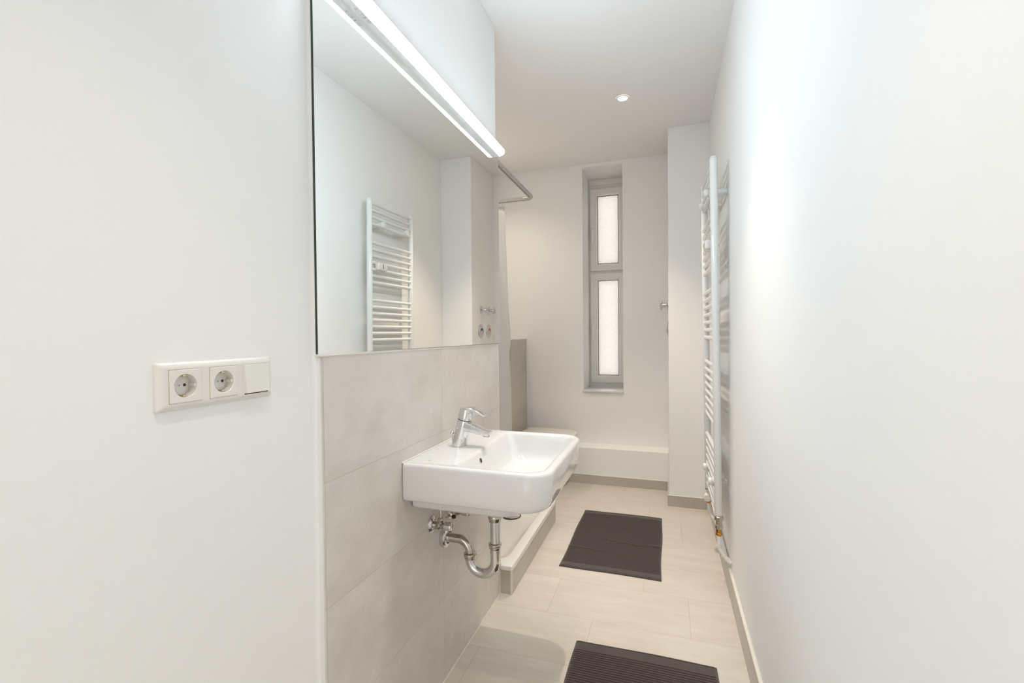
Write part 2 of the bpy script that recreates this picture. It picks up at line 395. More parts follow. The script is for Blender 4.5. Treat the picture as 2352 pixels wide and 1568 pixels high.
b = bm_new(); lathe(b, (-0.5858, 1.422, zt-0.030), (1, 0, 0.35), [(0, 0.0078), (0.0004, 0.0078)], 28); part('overflow_hole', b, 'dark', ov)
b = bm_new(); lathe(b, (-0.462, YS, zt-0.1095), (0, 0, 1), [(0, 0.032), (0.004, 0.032), (0.006, 0.029), (0.0065, 0.001)], 32); part('drain_stopper', b, 'chrome', sink)
b = bm_new()   # small printed emblem near the rear corner: a tiny barrel outline and strokes
for (dy, w_) in ((0.0, 0.003), (0.006, 0.002)):
    for sy in (-1, 1): box(b, -0.700, -0.694, 1.272+dy+sy*w_, 1.2728+dy+sy*w_, zt, zt+0.0002)
box(b, -0.700, -0.6995, 1.269, 1.281, zt, zt+0.0002); box(b, -0.6945, -0.694, 1.269, 1.275, zt, zt+0.0002)
part('printed_emblem', b, 'alu', sink, 0)
b = bm_new()
tube(b, [(-D+0.001, y0, zt+0.001), (-D+0.001, y1, zt+0.001)], 0.0028, 10); part('silicone_joint', b, 'silicone', sink)
# ------------------------------------------------------------------ faucet
FX, FYY = -0.692, 1.480
fau = thing('basin_faucet', 'chrome single-lever mixer tap standing on the wash basin deck', 'faucet', (FX, FYY, zt))
def ell(c, d, ru, rv, n=28, flat=0):
    d = Vector(d).normalized(); v = Vector((0, 1, 0)); u = v.cross(d).normalized()
    return [Vector(c) + u*ru*math.cos(2*PI*i/n) + v*rv*math.sin(2*PI*i/n) for i in range(n)]
ax = Vector((0.24, 0, 1)).normalized()
def axp(h): return Vector((FX, FYY, zt)) + Vector((ax.x/ax.z*h, 0, h))
b = bm_new()
loft(b, [ell((FX, FYY, zt), (0, 0, 1), 0.0275, 0.0255), ell((FX, FYY, zt+0.004), (0, 0, 1), 0.0275, 0.0255), ell(axp(0.03), ax, 0.0255, 0.0245), ell(axp(0.055), ax, 0.0245, 0.024), ell(axp(0.082), ax, 0.0245, 0.024), ell(axp(0.091), ax, 0.0242, 0.0238)])
body = part('faucet_body', b, 'limed', fau, 40)
b = bm_new()   # spout: soft rectangular section running forward and down
def sq(c, t, wy, hz, n=6, r=0.2):
    t = Vector(t).normalized(); u = Vector((0, 1, 0)); v = t.cross(u).normalized()*-1
    pts = rrect(-wy, wy, -hz, hz, 0, (min(wy, hz)*r*2,)*4, n)
    return [Vector(c) + u*p.x + v*p.y for p in pts]
sd = Vector((1, 0, -0.30))
loft(b, [sq((FX+0.006, FYY, zt+0.076), sd, 0.0225, 0.018), sq((FX+0.035, FYY, zt+0.070), sd, 0.0215, 0.0165), sq((FX+0.065, FYY, zt+0.0615), sd, 0.0195, 0.0125),
         sq((FX+0.095, FYY, zt+0.0530), sd, 0.018, 0.0095), sq((FX+0.117, FYY, zt+0.0475), (1, 0, -0.5), 0.0165, 0.0078)])
sp_ = part('spout', b, 'limed', fau, 35)
b = bm_new(); lathe(b, (FX+0.104, FYY, zt+0.043), (-0.1, 0, -1), [(0, 0.0115), (0.006, 0.0115), (0.0062, 0.009), (0.004, 0.008)], 24); part('aerator', b, 'nickel', sp_)
b = bm_new(); loft(b, [ell(axp(0.0905), ax, 0.0228, 0.0222), ell(axp(0.094), ax, 0.0228, 0.0222)]); part('joint_ring', b, 'black', fau)
b = bm_new()
loft(b, [ell(axp(0.0935), ax, 0.0238, 0.0235), ell(axp(0.100), ax, 0.0246, 0.024), ell(axp(0.124), ax, 0.0240, 0.0235), ell(axp(0.1285), ax, 0.0225, 0.022), ell(axp(0.130), ax, 0.018, 0.018)])
hd = part('lever_cap', b, 'limed', fau, 50)
b = bm_new()   # arched lever blade
L = [(-0.0085, 0.1290, 0.015, 0.0030), (0.001, 0.1325, 0.0205, 0.0046), (0.014, 0.1355, 0.0220, 0.0056), (0.034, 0.1335, 0.0205, 0.0050), (0.052, 0.1275, 0.0185, 0.0040), (0.070, 0.1185, 0.0160, 0.0032), (0.080, 0.1125, 0.0125, 0.0024)]
lp = []
for i, (dx, dz, wy, hz) in enumerate(L):
    a_, c_ = L[max(i-1, 0)], L[min(i+1, len(L)-1)]
    lp.append(sq((FX+0.020+dx, FYY, zt+dz-0.004), (c_[0]-a_[0], 0, c_[1]-a_[1]), wy, hz, 5, 0.45))
loft(b, lp); part('lever', b, 'limed', hd, 50)
b = bm_new(); lathe(b, axp(0.112)+Vector((0.0232, -0.004, 0)), (1, -0.15, 0), [(0, 0.0036), (0.0012, 0.0034), (0.0013, 0.001)], 16); part('temperature_mark', b, 'alu', hd)
b = bm_new(); tube(b, [(FX-0.026, FYY, zt), (FX-0.026, FYY, zt+0.040)], 0.0022, 10)
lathe(b, (FX-0.026, FYY, zt+0.036), (0, 0, 1), [(0, 0.002), (0.002, 0.0052), (0.006, 0.0074), (0.010, 0.0066), (0.0135, 0.002)], 20); part('drain_pull_rod', b, 'chrome', fau)
# ------------------------------------------------------------------ siphon under the basin
PX = -0.5665
tr = thing('sink_siphon', 'chrome bottle-free bent drain siphon with wall rosette under the wash basin'.replace('bottle-free ', ''), 'drain pipe', (PX, YS, 0.40))
b = bm_new(); lathe(b, (PX, YS, 0.712), (0, 0, -1), [(0, 0.028), (0.05, 0.028), (0.090, 0.0235), (0.098, 0.0235), (0.100, 0.0160)], 32); part('drain_collar', b, 'worn', tr)
b = bm_new(); lathe(b, (PX, YS, 0.620), (0, 0, -1), [(0, 0.0225), (0.002, 0.0238), (0.010, 0.0238), (0.013, 0.0215), (0.021, 0.0205), (0.023, 0.016)], 32); part('slip_nut', b, 'worn', tr)
b = bm_new(); tube(b, [(PX, YS, 0.66), (PX, YS, 0.50)], 0.0158, 28); part('tailpiece', b, 'chrome', tr)
b = bm_new(); lathe(b, (PX, YS, 0.524), (0, 0, -1), [(0, 0.0180), (0.002, 0.0222), (0.006, 0.0228), (0.010, 0.0222), (0.012, 0.020), (0.018, 0.0205), (0.022, 0.018)], 32); part('slip_nut', b, 'worn', tr)
RB = 0.0475; UX = PX - 2*RB; UZ = 0.457
b = bm_new()
pth = [Vector((PX, YS, 0.508)), Vector((PX, YS, 0.485)), Vector((PX, YS, 0.47))] + arc((PX-RB, UZ), RB, 0, -PI, 22, y=YS) + [Vector((UX, YS, 0.464))]
tube(b, pth, [0.0172]*len(pth), 28); part('trap_bend', b, 'chrome', tr)
b = bm_new(); lathe(b, (UX, YS, 0.455), (0, 0, 1), [(0, 0.018), (0.003, 0.0205), (0.008, 0.0205), (0.010, 0.0222), (0.015, 0.0230), (0.020, 0.0220), (0.022, 0.017)], 32); part('slip_nut', b, 'worn', tr)
b = bm_new()
pth = [Vector((UX, YS, 0.462))] + arc((UX-0.046, 0.474), 0.046, 0.0, PI/2*0.93, 14, y=YS) + [Vector((-D-0.002, YS-0.008, 0.5235))]
tube(b, pth, 0.0155, 28); part('wall_tube', b, 'worn', tr)
b = bm_new(); lathe(b, (-D, YS-0.008, 0.5225), (1, 0, 0), [(0, 0.034), (0.010, 0.035), (0.016, 0.0345), (0.020, 0.030), (0.022, 0.022), (0.021, 0.0165)], 40); part('wall_rosette', b, 'chrome', tr)
b = bm_new(); tube(b, [(-0.752, 1.485, 0.594), (-0.715, 1.486, 0.604), (-0.640, 1.492, 0.632), (-0.582, 1.495, 0.665)], 0.0024, 10); part('popup_rod', b, 'nickel', tr)
b = bm_new(); lathe(b, (-0.722, 1.478, 0.602), (1, 0, 0.2), [(0, 0.003), (0.002, 0.0065), (0.008, 0.0075), (0.013, 0.0065), (0.015, 0.003)], 18); part('rod_clamp', b, 'black', tr)
b = bm_new(); tube(b, [(-0.7155, 1.479, 0.70), (-0.7155, 1.479, 0.572)], 0.0019, 8); part('lift_rod', b, 'nickel', tr)
# ------------------------------------------------------------------ two angle valves
def angle_valve(y, z, label):
    t = thing('angle_valve', label, 'valve', (-D, y, z), 'chrome angle valves below the basin')
    b = bm_new(); lathe(b, (-D, y, z), (1, 0, 0), [(0, 0.0290), (0.004, 0.0285), (0.009, 0.022), (0.012, 0.014)], 36); part('rosette', b, 'chrome', t)
    b = bm_new(); lathe(b, (-D+0.008, y, z), (1, 0, 0), [(0, 0.0125), (0.012, 0.0125), (0.016, 0.0145), (0.024, 0.0145), (0.027, 0.0105), (0.048, 0.0105)], 28)
    lathe(b, (-D+0.034, y, z), (0, 0, 1), [(0, 0.008), (0.016, 0.008)], 20); part('valve_body', b, 'worn', t)
    b = bm_new(); lathe(b, (-D+0.050, y, z), (1, 0, 0), [(0, 0.0125), (0.002, 0.0145), (0.022, 0.0138), (0.026, 0.0120), (0.0275, 0.004)], 12); part('valve_knob', b, 'limed', t, 20)
    b = bm_new(); lathe(b, (-D+0.034, y, z+0.012), (0, 0, 1), [(0, 0.0085), (0.001, 0.0100), (0.012, 0.0100), (0.017, 0.0065)], 6); part('compression_nut', b, 'worn', t, 20)
    b = bm_new(); tube(b, [(-D+0.034, y, z+0.02), (-D+0.034, y, z+0.07), (-D+0.036, y, z+0.13)], 0.005, 14); part('supply_pipe', b, 'worn', t)
angle_valve(1.402, 0.601, 'chrome angle valve left of the siphon, low on the tiled wall under the wash basin')
angle_valve(1.545, 0.597, 'chrome angle valve right of the lift rod, mostly hidden up under the wash basin')
# ------------------------------------------------------------------ mirror and its light
MZ0, MZ1 = 1.203, 2.092
MY0, MY1 = Y0-0.0155, YE
mi = thing('wall_mirror', 'large frameless rectangular mirror on the partition above the wash basin', 'mirror', (-D, (MY0+MY1)/2, MZ0))
def slab(xa0, xb0, xa1, xb1, i_):
    b = bm_new(); ya, yb, za, zb_ = MY0+i_, MY1-i_, MZ0+i_, MZ1-i_
    loft(b, [[Vector((xa0, ya, z)), Vector((xb0, ya, z)), Vector((xb1, yb, z)), Vector((xa1, yb, z))] for z in (za, zb_)]); return b
MR = 0.0056    # the far end of the glass stands a few millimetres further off the wall
part('backing', slab(-D-0.0035, -D+0.0010, -D-0.0035, -D+0.0010+MR, 0), 'glue', mi, 0)
part('glass', slab(-D+0.0010, -D+0.0020, -D+0.0010+MR, -D+0.0020+MR, 0.0008), 'mirror', mi, 0)
b = bm_new(); tube(b, [(-D-0.001, MY0-0.001, MZ0-0.0025), (-D-0.001, MY1+0.001, MZ0-0.0025)], 0.0045, 10); part('silicone_joint', b, 'silicone', mi)
LY0, LY1 = 0.905, 2.050
LZ0 = 2.077
la = thing('mirror_light', 'long slim lit lamp bar with white diffuser along the mirror top', 'lamp', (-D, 1.48, LZ0))
b = bm_new(); box(b, -D-0.003, -0.7358, LY0, LY1, LZ0, LZ0+0.034, 0.0008, 1); box(b, -D-0.003, -0.7185, LY0, LY1, LZ0+0.034, LZ0+0.0375, 0.0008, 1); hs = part('lamp_housing', b, 'alu', la, 30)
DP = [(-0.7358, 0.0005)] + [(-0.7358+0.0245*math.sin(a), 0.0145-0.014*math.cos(a)) for a in [PI/2*k_/10 for k_ in range(11)]] + [(-0.7113, 0.024)] + [(-0.7213+0.010*math.cos(a), 0.024+0.0098*math.sin(a)) for a in [PI/2*k_/6 for k_ in range(1, 7)]] + [(-0.7358, 0.0338)]
def dsec(y, g=0.0): return [Vector((-0.7275+(x_+0.7275)*(1+g), y, LZ0+0.017+(z_-0.017)*(1+g))) for x_, z_ in DP]
b = bm_new(); loft(b, [dsec(LY0), dsec(LY1)]); part('diffuser', b, 'led', la, 50)
for ya_, yb_ in ((LY1, 1), (LY0, -1)):
    b = bm_new(); loft(b, [dsec(ya_+yb_*0.0003, 0.05), dsec(ya_+yb_*0.009, 0.05), dsec(ya_+yb_*0.014, -0.25)]); box(b, -D-0.002, -0.7358, ya_, ya_+yb_*0.006, LZ0-0.0002, LZ0+0.036, 0.001, 1)
    part('end_cap', b, 'acrylic', la, 50)
# printed approval marks on the housing's underside (CE, crossed bin, F triangle)
mk = bm_new(); zz = LZ0-0.0002
def stroke(p, q, wd=0.0007):
    p, q = Vector((*p, 0)), Vector((*q, 0)); d = (q-p).normalized(); n_ = Vector((-d.y, d.x, 0))*wd/2
    vs = [mk.verts.new((v.x, v.y, zz)) for v in (p+n_, q+n_, q-n_, p-n_)]; mk.faces.new(vs)
def glyph(strokes, oy, s=0.0085):
    # local u runs towards the far end (+Y), v towards the wall (-X) so it reads from the room
    for (u0, v0, u1, v1) in strokes: stroke((-0.7400-v0*s, oy+u0*s), (-0.7400-v1*s, oy+u1*s))
CG = [(0.9, 0.95, 0.5, 1.0), (0.5, 1.0, 0.15, 0.8), (0.15, 0.8, 0.05, 0.5), (0.05, 0.5, 0.15, 0.2), (0.15, 0.2, 0.5, 0), (0.5, 0, 0.9, 0.05)]
EG = CG + [(0.05, 0.5, 0.75, 0.5)]
BIN = [(0.15, 0.8, 0.85, 0.8), (0.2, 0.8, 0.3, 0.1), (0.8, 0.8, 0.7, 0.1), (0.3, 0.1, 0.7, 0.1), (0.0, 0.0, 1.0, 1.0), (1.0, 0.0, 0.0, 1.0)]
TRI = [(0, 1, 1, 1), (0, 1, 0.5, 0), (1, 1, 0.5, 0), (0.35, 0.85, 0.65, 0.85), (0.4, 0.85, 0.4, 0.4)]
glyph(TRI, 1.004); glyph(CG, 1.018); glyph(EG, 1.027); glyph(BIN, 1.039)
for r_ in range(4): glyph([(0, r_*0.3, 1.8, r_*0.3)], 1.052, 0.0085)
mo = link('approval_marks', mk, 'mark', hs, 0)
for v in mo.data.vertices: v.co -= WLOC[hs]
WLOC[mo] = WLOC[hs]
# ------------------------------------------------------------------ socket and switch panel on the left wall
XP = -D-0.015; ZC = 1.1655; YP0, YP1 = 0.519, 0.745
so = thing('socket_panel', 'cream white triple wall panel with two power sockets and a rocker switch', 'socket panel', (XP, (YP0+YP1)/2, ZC))
cy = [YP0+0.0445, YP0+0.0445+0.071, YP0+0.0445+0.142]
b = bm_new()
def yz(loop, x): return [Vector((x, p.x, p.y)) for p in loop]
fr = lambda i, x, r: yz(rrect(YP0+i, YP1-i, ZC-0.0405+i, ZC+0.0405-i, 0, (r,)*4, 5), x)
loft(b, [fr(0, XP, 0.004), fr(0, XP+0.003, 0.004), fr(0.001, XP+0.006, 0.004), fr(0.006, XP+0.0105, 0.003), fr(0.010, XP+0.0115, 0.002), fr(0.0122, XP+0.0115, 0.001), fr(0.0130, XP+0.0105, 0.001)], False, False)
for ya_, yb_ in ((YP0+0.0105, cy[0]-0.0276), (cy[0]+0.0276, cy[1]-0.0276), (cy[1]+0.0276, cy[2]-0.0270), (cy[2]+0.0270, YP1-0.0115)): box(b, XP+0.004, XP+0.0114, ya_, yb_, ZC-0.0295, ZC+0.0295)
part('frame', b, 'plastic', so, 35)
for i in (0, 1):
    c = cy[i]
    b = bm_new(); hw = 0.0272; n = 48
    fx = XP+0.0130
    outer = []
    for k_ in range(n):
        a = 2*PI*k_/n + PI/4; ca, sa = math.cos(a), math.sin(a); s_ = hw/max(abs(ca), abs(sa))
        outer.append((c+ca*s_, ZC+sa*s_))
    circ = lambda r, x: [Vector((x, c+r*math.cos(2*PI*k_/n+PI/4), ZC+r*math.sin(2*PI*k_/n+PI/4))) for k_ in range(n)]
    loft(b, [[Vector((XP+0.008, y_, z_)) for y_, z_ in outer], [Vector((fx-0.0004, y_, z_)) for y_, z_ in outer], [Vector((fx, c+(y_-c)*0.985, ZC+(z_-ZC)*0.985)) for y_, z_ in outer],
             circ(0.0202, fx), circ(0.0195, fx-0.0008), circ(0.0188, XP-0.0040)], False, True)
    ins = part('socket_insert', b, 'plastic', so, 25)
    for s_ in (-1, 1):
        b = bm_new(); box(b, XP-0.004, XP+0.0105, c-0.0026, c+0.0026, ZC+s_*0.0172-0.0020, ZC+s_*0.0172+0.0020, 0.0008, 1); part('earth_contact', b, 'contact', ins, 30)
    b = bm_new(); lathe(b, (XP-0.0040, c, ZC), (1, 0, 0), [(0, 0.0028), (0.0006, 0.0028), (0.0007, 0.0022)], 18); sc_ = part('centre_screw', b, 'alu', ins)
    b = bm_new()
    for cc in ((-0.0017, 0.0017, -0.0004, 0.0004), (-0.0004, 0.0004, -0.0017, 0.0017)): box(b, XP-0.0034, XP-0.0030, c+cc[0], c+cc[1], ZC+cc[2], ZC+cc[3])
    for v in b.verts: v.co -= WLOC[so]
    mz = link('screw_slot', b, 'mark', so, 0); WLOC[mz] = WLOC[so]
    b = bm_new(); lathe(b, (XP-0.0040, c-0.0095, ZC), (1, 0, 0), [(0, 0.0028), (0.0004, 0.0028)], 18); part('pin_hole', b, 'pinhole', ins)
    b = bm_new(); lathe(b, (XP-0.0040, c+0.0095, ZC), (1, 0, 0), [(0, 0.0026), (0.0004, 0.0026)], 18); part('pin_hole', b, 'pinhole', ins)
    for s_ in (-1, 1):
        b = bm_new(); box(b, XP-0.004, fx-0.003, c+s_*0.0180-0.0018, c+s_*0.0180+0.0018, ZC-0.0026, ZC+0.0026, 0.0005, 1); part('guide_rib', b, 'plastic', ins, 30)
    b = bm_new(); t_ = 0.0005; q = 0.0278
    for a in ((c-q, c+q, ZC+q-t_, ZC+q), (c-q, c+q, ZC-q, ZC-q+t_), (c-q, c-q+t_, ZC-q, ZC+q), (c+q-t_, c+q, ZC-q, ZC+q)):
        box(b, XP+0.0105, XP+0.0117, a[0], a[1], a[2], a[3])
    part('gap_shade_strip', b, 'contact', so, 0)  # thin solid strips draw the shade line round the insert
b = bm_new(); c = cy[2]; q = 0.0276
vs = [Vector((XP+0.0110, c-q, ZC-q)), Vector((XP+0.0110, c+q, ZC-q)), Vector((XP+0.0110, c+q, ZC+q)), Vector((XP+0.0110, c-q, ZC+q))]
vt = [Vector((XP+0.0175, c-q+0.001, ZC-q+0.0006)), Vector((XP+0.0175, c+q-0.001, ZC-q+0.0006)), Vector((XP+0.0128, c+q-0.001, ZC+q-0.001)), Vector((XP+0.0128, c-q+0.001, ZC+q-0.001))]
loft(b, [vs, vt]); part('rocker_switch', b, 'plastic', so, 20)
b = bm_new(); box(b, XP+0.0113, XP+0.0119, c-q, c+q-0.001, ZC-q-0.0020, ZC-q+0.0008); part('gap_shade_strip', b, 'dark', so, 0)  # dark strip stands in for the rocker's shadow on the frame
# ------------------------------------------------------------------ shower: tray, apron, rail, curtain
TX0, TX1, TY0, TY1 = XL, -0.700, YE-0.003, 3.005
b = bm_new(); box(b, TX1-0.012, TX1-0.004, TY0+0.001, TY1-0.01, 0, 0.115); struct('trim_9', b, 'wtile_a')
b = bm_new(); box(b, -D+0.0005, TX1-0.012, TY0, TY0+0.010, 0, 0.115); struct('trim_10', b, 'wtile_x')
b = bm_new(); box(b, TX1-0.012, TX1-0.0035, TY0-0.002, TY0+0.0035, 0, 0.115, 0.001, 1); box(b, TX1-0.0115, TX1-0.003, TY1-0.01, TY1-0.004, 0, 0.115, 0.001, 1); struct('trim_11', b, 'profile')
ty = thing('shower_tray', 'low white acrylic shower tray with tiled apron in the recess past the partition', 'shower tray', (-1.13, 2.55, 0.06))
b = bm_new()
def tl(i, z, r): return rrect(TX0+i, TX1-i, YE+0.001+i, TY1-i, z, (max(r, .002),)*4, 8)
tloops = [tl(0.02, 0.05, 0.02), tl(0.012, 0.114, 0.02), tl(0.0, 0.1155, 0.014), tl(0.0, 0.134, 0.014), tl(0.003, 0.1395, 0.014), tl(0.010, 0.1415, 0.012),
          tl(0.046, 0.1400, 0.05), tl(0.054, 0.1370, 0.07), tl(0.066, 0.115, 0.09), tl(0.085, 0.092, 0.11), tl(0.12, 0.083, 0.12), tl(0.25, 0.076, 0.15), tl(0.40, 0.070, 0.02)]
loft(b, tloops); box(b, -D+0.001, TX1, TY0-0.010, YE+0.015, 0.1155, 0.1405, 0.006, 3)
part('tray_body', b, 'acrylic', ty, 50)
b = bm_new(); lathe(b, (-0.945, 2.80, 0.083), (0, 0, 1), [(0, 0.060), (0.003, 0.060), (0.003, 0.052)], 36); dr_ = part('drain_ring', b, 'black', ty)
b = bm_new(); lathe(b, (-0.945, 2.80, 0.086), (0, 0, 1), [(0, 0.056), (0.004, 0.055), (0.010, 0.045), (0.014, 0.025), (0.0145, 0.001)], 36); part('drain_dome', b, 'chrome', dr_)
RXr, RYr, RZr = -0.790, 2.800, 2.094
rl = thing('shower_curtain_rail', 'pale L-shaped metal curtain rail hung high over the shower tray', 'curtain rail', (RXr, RYr, RZr))
def rail_run(p0, p1):
    b = bm_new(); d = (p1-p0).normalized(); n_ = Vector((-d.y, d.x, 0))
    prof = [(-.009, .011), (.009, .011), (.0105, .009), (.0105, -.009), (.009, -.011), (.003, -.011), (.003, -.006), (-.003, -.006), (-.003, -.011), (-.009, -.011), (-.0105, -.009), (-.0105, .009)]
    loft(b, [[p + n_*u_ + Vector((0, 0, v_)) for u_, v_ in prof] for p in (p0, p1)]); return b
part('rail_run', rail_run(Vector((RXr, YE, RZr)), Vector((RXr, RYr-0.03, RZr))), 'railm', rl, 30)
part('rail_run', rail_run(Vector((RXr-0.03, RYr, RZr)), Vector((XL, RYr, RZr))), 'railm', rl, 30)
b = bm_new(); cpts = [Vector((RXr-0.035+0.035*math.cos(a), RYr-0.035+0.035*math.sin(a), RZr)) for a in [PI/2*i/8 for i in range(9)]]
tube(b, [Vector((RXr, RYr-0.06, RZr))]+cpts+[Vector((RXr-0.06, RYr, RZr))], 0.0125, 16); part('rail_corner', b, 'railm', rl)
b = bm_new(); lathe(b, (RXr, YE, RZr), (0, 1, 0), [(0, 0.03), (0.004, 0.03), (0.006, 0.015)], 24); part('wall_flange', b, 'railm', rl); b = bm_new(); lathe(b, (XL, RYr, RZr), (1, 0, 0), [(0, 0.03), (0.004, 0.03), (0.006, 0.015)], 24); part('wall_flange', b, 'railm', rl)
cu = thing('shower_curtain', 'white shower curtain gathered at the far side of the shower', 'curtain', (-1.2, RYr, 0.2))
b = bm_new(); NU, NV = 150, 40; grid = []
for j in range(NV+1):
    t_ = j/NV; z = RZr-0.030 - t_*(RZr-0.030-0.20)
    row = []
    zs = [(2.1, -0.984), (1.72, -0.966), (1.46, -0.955), (1.27, -0.938), (1.19, -0.939), (1.125, -0.952), (1.05, -0.946), (0.95, -0.941), (0.63, -0.936), (0.1, -0.931)]
    for (za_, xa_), (zb_, xb_) in zip(zs, zs[1:]):
        if za_ >= z >= zb_: xe = xa_ + (xb_-xa_)*(za_-z)/(za_-zb_)
    for i in range(NU+1):
        s_ = i/NU; x = XL+0.03 + (xe-XL-0.03)*s_
        flat = 1 - min(1, max(0, (s_-0.74)/0.12))
        y = RYr + (0.010 + 0.022*min(1, t_*2.5))*flat*math.sin(s_*2*PI*9 + 0.7*math.sin(3*t_)) + 0.010*flat*math.sin(s_*23+4*t_)
        fold = (x + 1.045) - (1.95-z)*0.16       # crease running down towards the free edge
        y += 0.35*max(0, fold)*(1 if z > 1.40 else 0.0) - 0.5*max(0, x-xe+0.008)
        row.append(b.verts.new((x + 0.006*math.sin(s_*2*PI*18)*t_*flat, y, z)))
    grid.append(row)
for j in range(NV):
    for i in range(NU): b.faces.new((grid[j][i], grid[j][i+1], grid[j+1][i+1], grid[j+1][i]))
co = part('cloth', b, 'curtain', cu, 80); sm = co.modifiers.new('thickness', 'SOLIDIFY'); sm.thickness = 0.0012
b = bm_new()
for i in range(9):
    xx = XL+0.05 + i*0.0645
    b = bm_new(); tube(b, [Vector((xx+0.0002*kk, RYr+0.006*math.sin(2*PI*kk/12), RZr-0.0215+0.009*math.cos(2*PI*kk/12))) for kk in range(13)], 0.0012, 6); part('ring', b, 'plastic', cu)
# ------------------------------------------------------------------ toilet
TYc = 3.71; TW = 0.18
to = thing('toilet', 'white wall-hung toilet with closed flat lid beyond the shower tray', 'toilet', (XW, TYc, 0.06))
def dl(xa, xb, w_, z, n=14, sq_=2.6):
    """D-shaped loop: straight back at xa, rounded nose at xb"""
    out = [Vector((xa, TYc-w_, z))]
    xs = xa + (xb-xa)*0.42
    for i in range(2*n+1):
        a = -PI/2 + PI*i/(2*n); ca, sa = math.cos(a), math.sin(a)
        out.append(Vector((xs + (xb-xs)*abs(ca)**(2/sq_), TYc + w_*math.copysign(abs(sa)**(2/sq_), sa), z)))
    out.append(Vector((xa, TYc+w_, z))); return out
b = bm_new()
loft(b, [dl(XW+0.0005, XW+0.20, 0.09, 0.075), dl(XW+0.0005, XW+0.26, 0.11, 0.085), dl(XW+0.0005, XW+0.33, 0.135, 0.14), dl(XW+0.0005, XW+0.42, 0.16, 0.24), dl(XW+0.0005, XW+0.475, 0.172, 0.33), dl(XW+0.0005, XW+0.488, 0.177, 0.372), dl(XW+0.0005, XW+0.486, 0.175, 0.378)])
part('bowl', b, 'ceramic', to, 50)
b = bm_new(); loft(b, [dl(XW+0.055, XW+0.492, 0.179, 0.380, sq_=4.6), dl(XW+0.055, XW+0.494, 0.181, 0.384, sq_=4.6), dl(XW+0.055, XW+0.492, 0.179, 0.392, sq_=4.6)]); part('seat_ring', b, 'seat', to, 50)
b = bm_new(); loft(b, [dl(XW+0.050, XW+0.497, 0.182, 0.395, sq_=5.0), dl(XW+0.050, XW+0.502, 0.186, 0.400, sq_=5.0), dl(XW+0.050, XW+0.502, 0.186, 0.416, sq_=5.0), dl(XW+0.052, XW+0.497, 0.182, 0.421, sq_=5.0), dl(XW+0.058, XW+0.480, 0.168, 0.423, sq_=5.0)]); part('lid', b, 'seat', to, 50)
b = bm_new()
for s_ in (-1, 1):
    b = bm_new(); tube(b, [(XW+0.045, TYc+s_*0.075-0.015, 0.392), (XW+0.045, TYc+s_*0.075+0.015, 0.392)], 0.010, 14); part('hinge', b, 'chrome', to)
to.location.z += 0.010
# ------------------------------------------------------------------ towel radiator
RN = Vector((0.2370, 2.425)); RF = Vector((0.2290, 2.885)); LEAN = -0.0115; RZ0, RZ1 = 0.363, 2.079
ra = thing('towel_radiator', 'tall white ladder towel radiator on the right wall', 'radiator', (XR-0.06, 2.68, RZ0))
for P_, zl_, zh_ in ((RN, RZ0, RZ1), (RF, RZ0-0.015, RZ1)):
    xt_ = P_.x + LEAN*(zh_-zl_)
    b = bm_new(); tube(b, [(P_.x, P_.y, zl_), (P_.x, P_.y, zl_+0.002), (xt_, P_.y, zh_-0.002), (xt_, P_.y, zh_)], [0.0165, 0.0175, 0.0175, 0.0165], 32)
    u_ = part('upright', b, 'enamel', ra, 50)
    b = bm_new(); lathe(b, (xt_, P_.y, zh_), (0, 0, 1), [(0, 0.0150), (0.003, 0.0150), (0.008, 0.013), (0.010, 0.006)], 24); part('end_plug', b, 'enamel', u_, 50)
    b = bm_new(); lathe(b, (xt_, P_.y, zh_-0.001), (0, 0, 1), [(0, 0.0152), (0.003, 0.0152)], 24); part('plug_seal', b, 'nickel', u_)
groups = [(2.062, 4, .0415), (1.822, 7, .0412), (1.464, 7, .0410), (1.082, 8, .0412), (0.668, 8, .0410)]
rung_me = None
d3 = Vector((RF.x-RN.x, RF.y-RN.y, 0)); off = d3.normalized().cross(Vector((0, 0, 1)))*-0.003
for z_, n_, p_ in groups:
    for i in range(n_):
        z = z_ - i*p_
        if rung_me is None:
            lx_ = LEAN*(z-RZ0); b = bm_new(); A_ = Vector((RN.x+lx_, RN.y, z)); Bq = Vector((RF.x+lx_, RF.y, z))
            tube(b, [A_+off, Bq+off], 0.0108, 20, False); o = part('rung', b, 'enamel', ra, 60); rung_me = (o.data, z)
        else:
            o = bpy.data.objects.new('rung', rung_me[0]); C.objects.link(o); o.parent = ra; o.location = (LEAN*(z-rung_me[1]), 0, z-rung_me[1])
def bracket(y, z):
    xr = RN.x + (RF.x-RN.x)*(y-RN.y)/(RF.y-RN.y) + LEAN*(z-RZ0)
    b = bm_new(); tube(b, [(XR-0.0005, y, z), (xr-0.018, y, z)], 0.0165, 24)
    o = part('wall_bracket', b, 'enamel', ra, 50)
    b = bm_new(); lathe(b, (xr-0.017, y, z), (-1, 0, 0), [(0, 0.0200), (0.012, 0.0205), (0.017, 0.018), (0.018, 0.004)], 24); part('bracket_cap', b, 'enamel', o, 50)
for y, z in ((2.535, 1.945), (2.800, 1.945), (2.535, 0.492), (2.800, 0.492)): bracket(y, z)
# heat cost meter clipped to the rungs
hm = thing('heat_meter', 'small white heat meter with dark display clipped to the radiator rungs', 'meter', (0.20, 2.505, 1.677))
b = bm_new(); box(b, 0.182, 0.214, 2.466, 2.560, 1.654, 1.702, 0.009, 3); part('meter_case', b, 'plastic', hm, 50)
b = bm_new(); box(b, 0.1812, 0.1825, 2.508, 2.515, 1.664, 1.694); part('meter_display', b, 'display', hm, 0)
b = bm_new(); box(b, 0.214, XR-0.040, 2.505, 2.520, 1.668, 1.684); part('mounting_bolt', b, 'nickel', hm, 0)
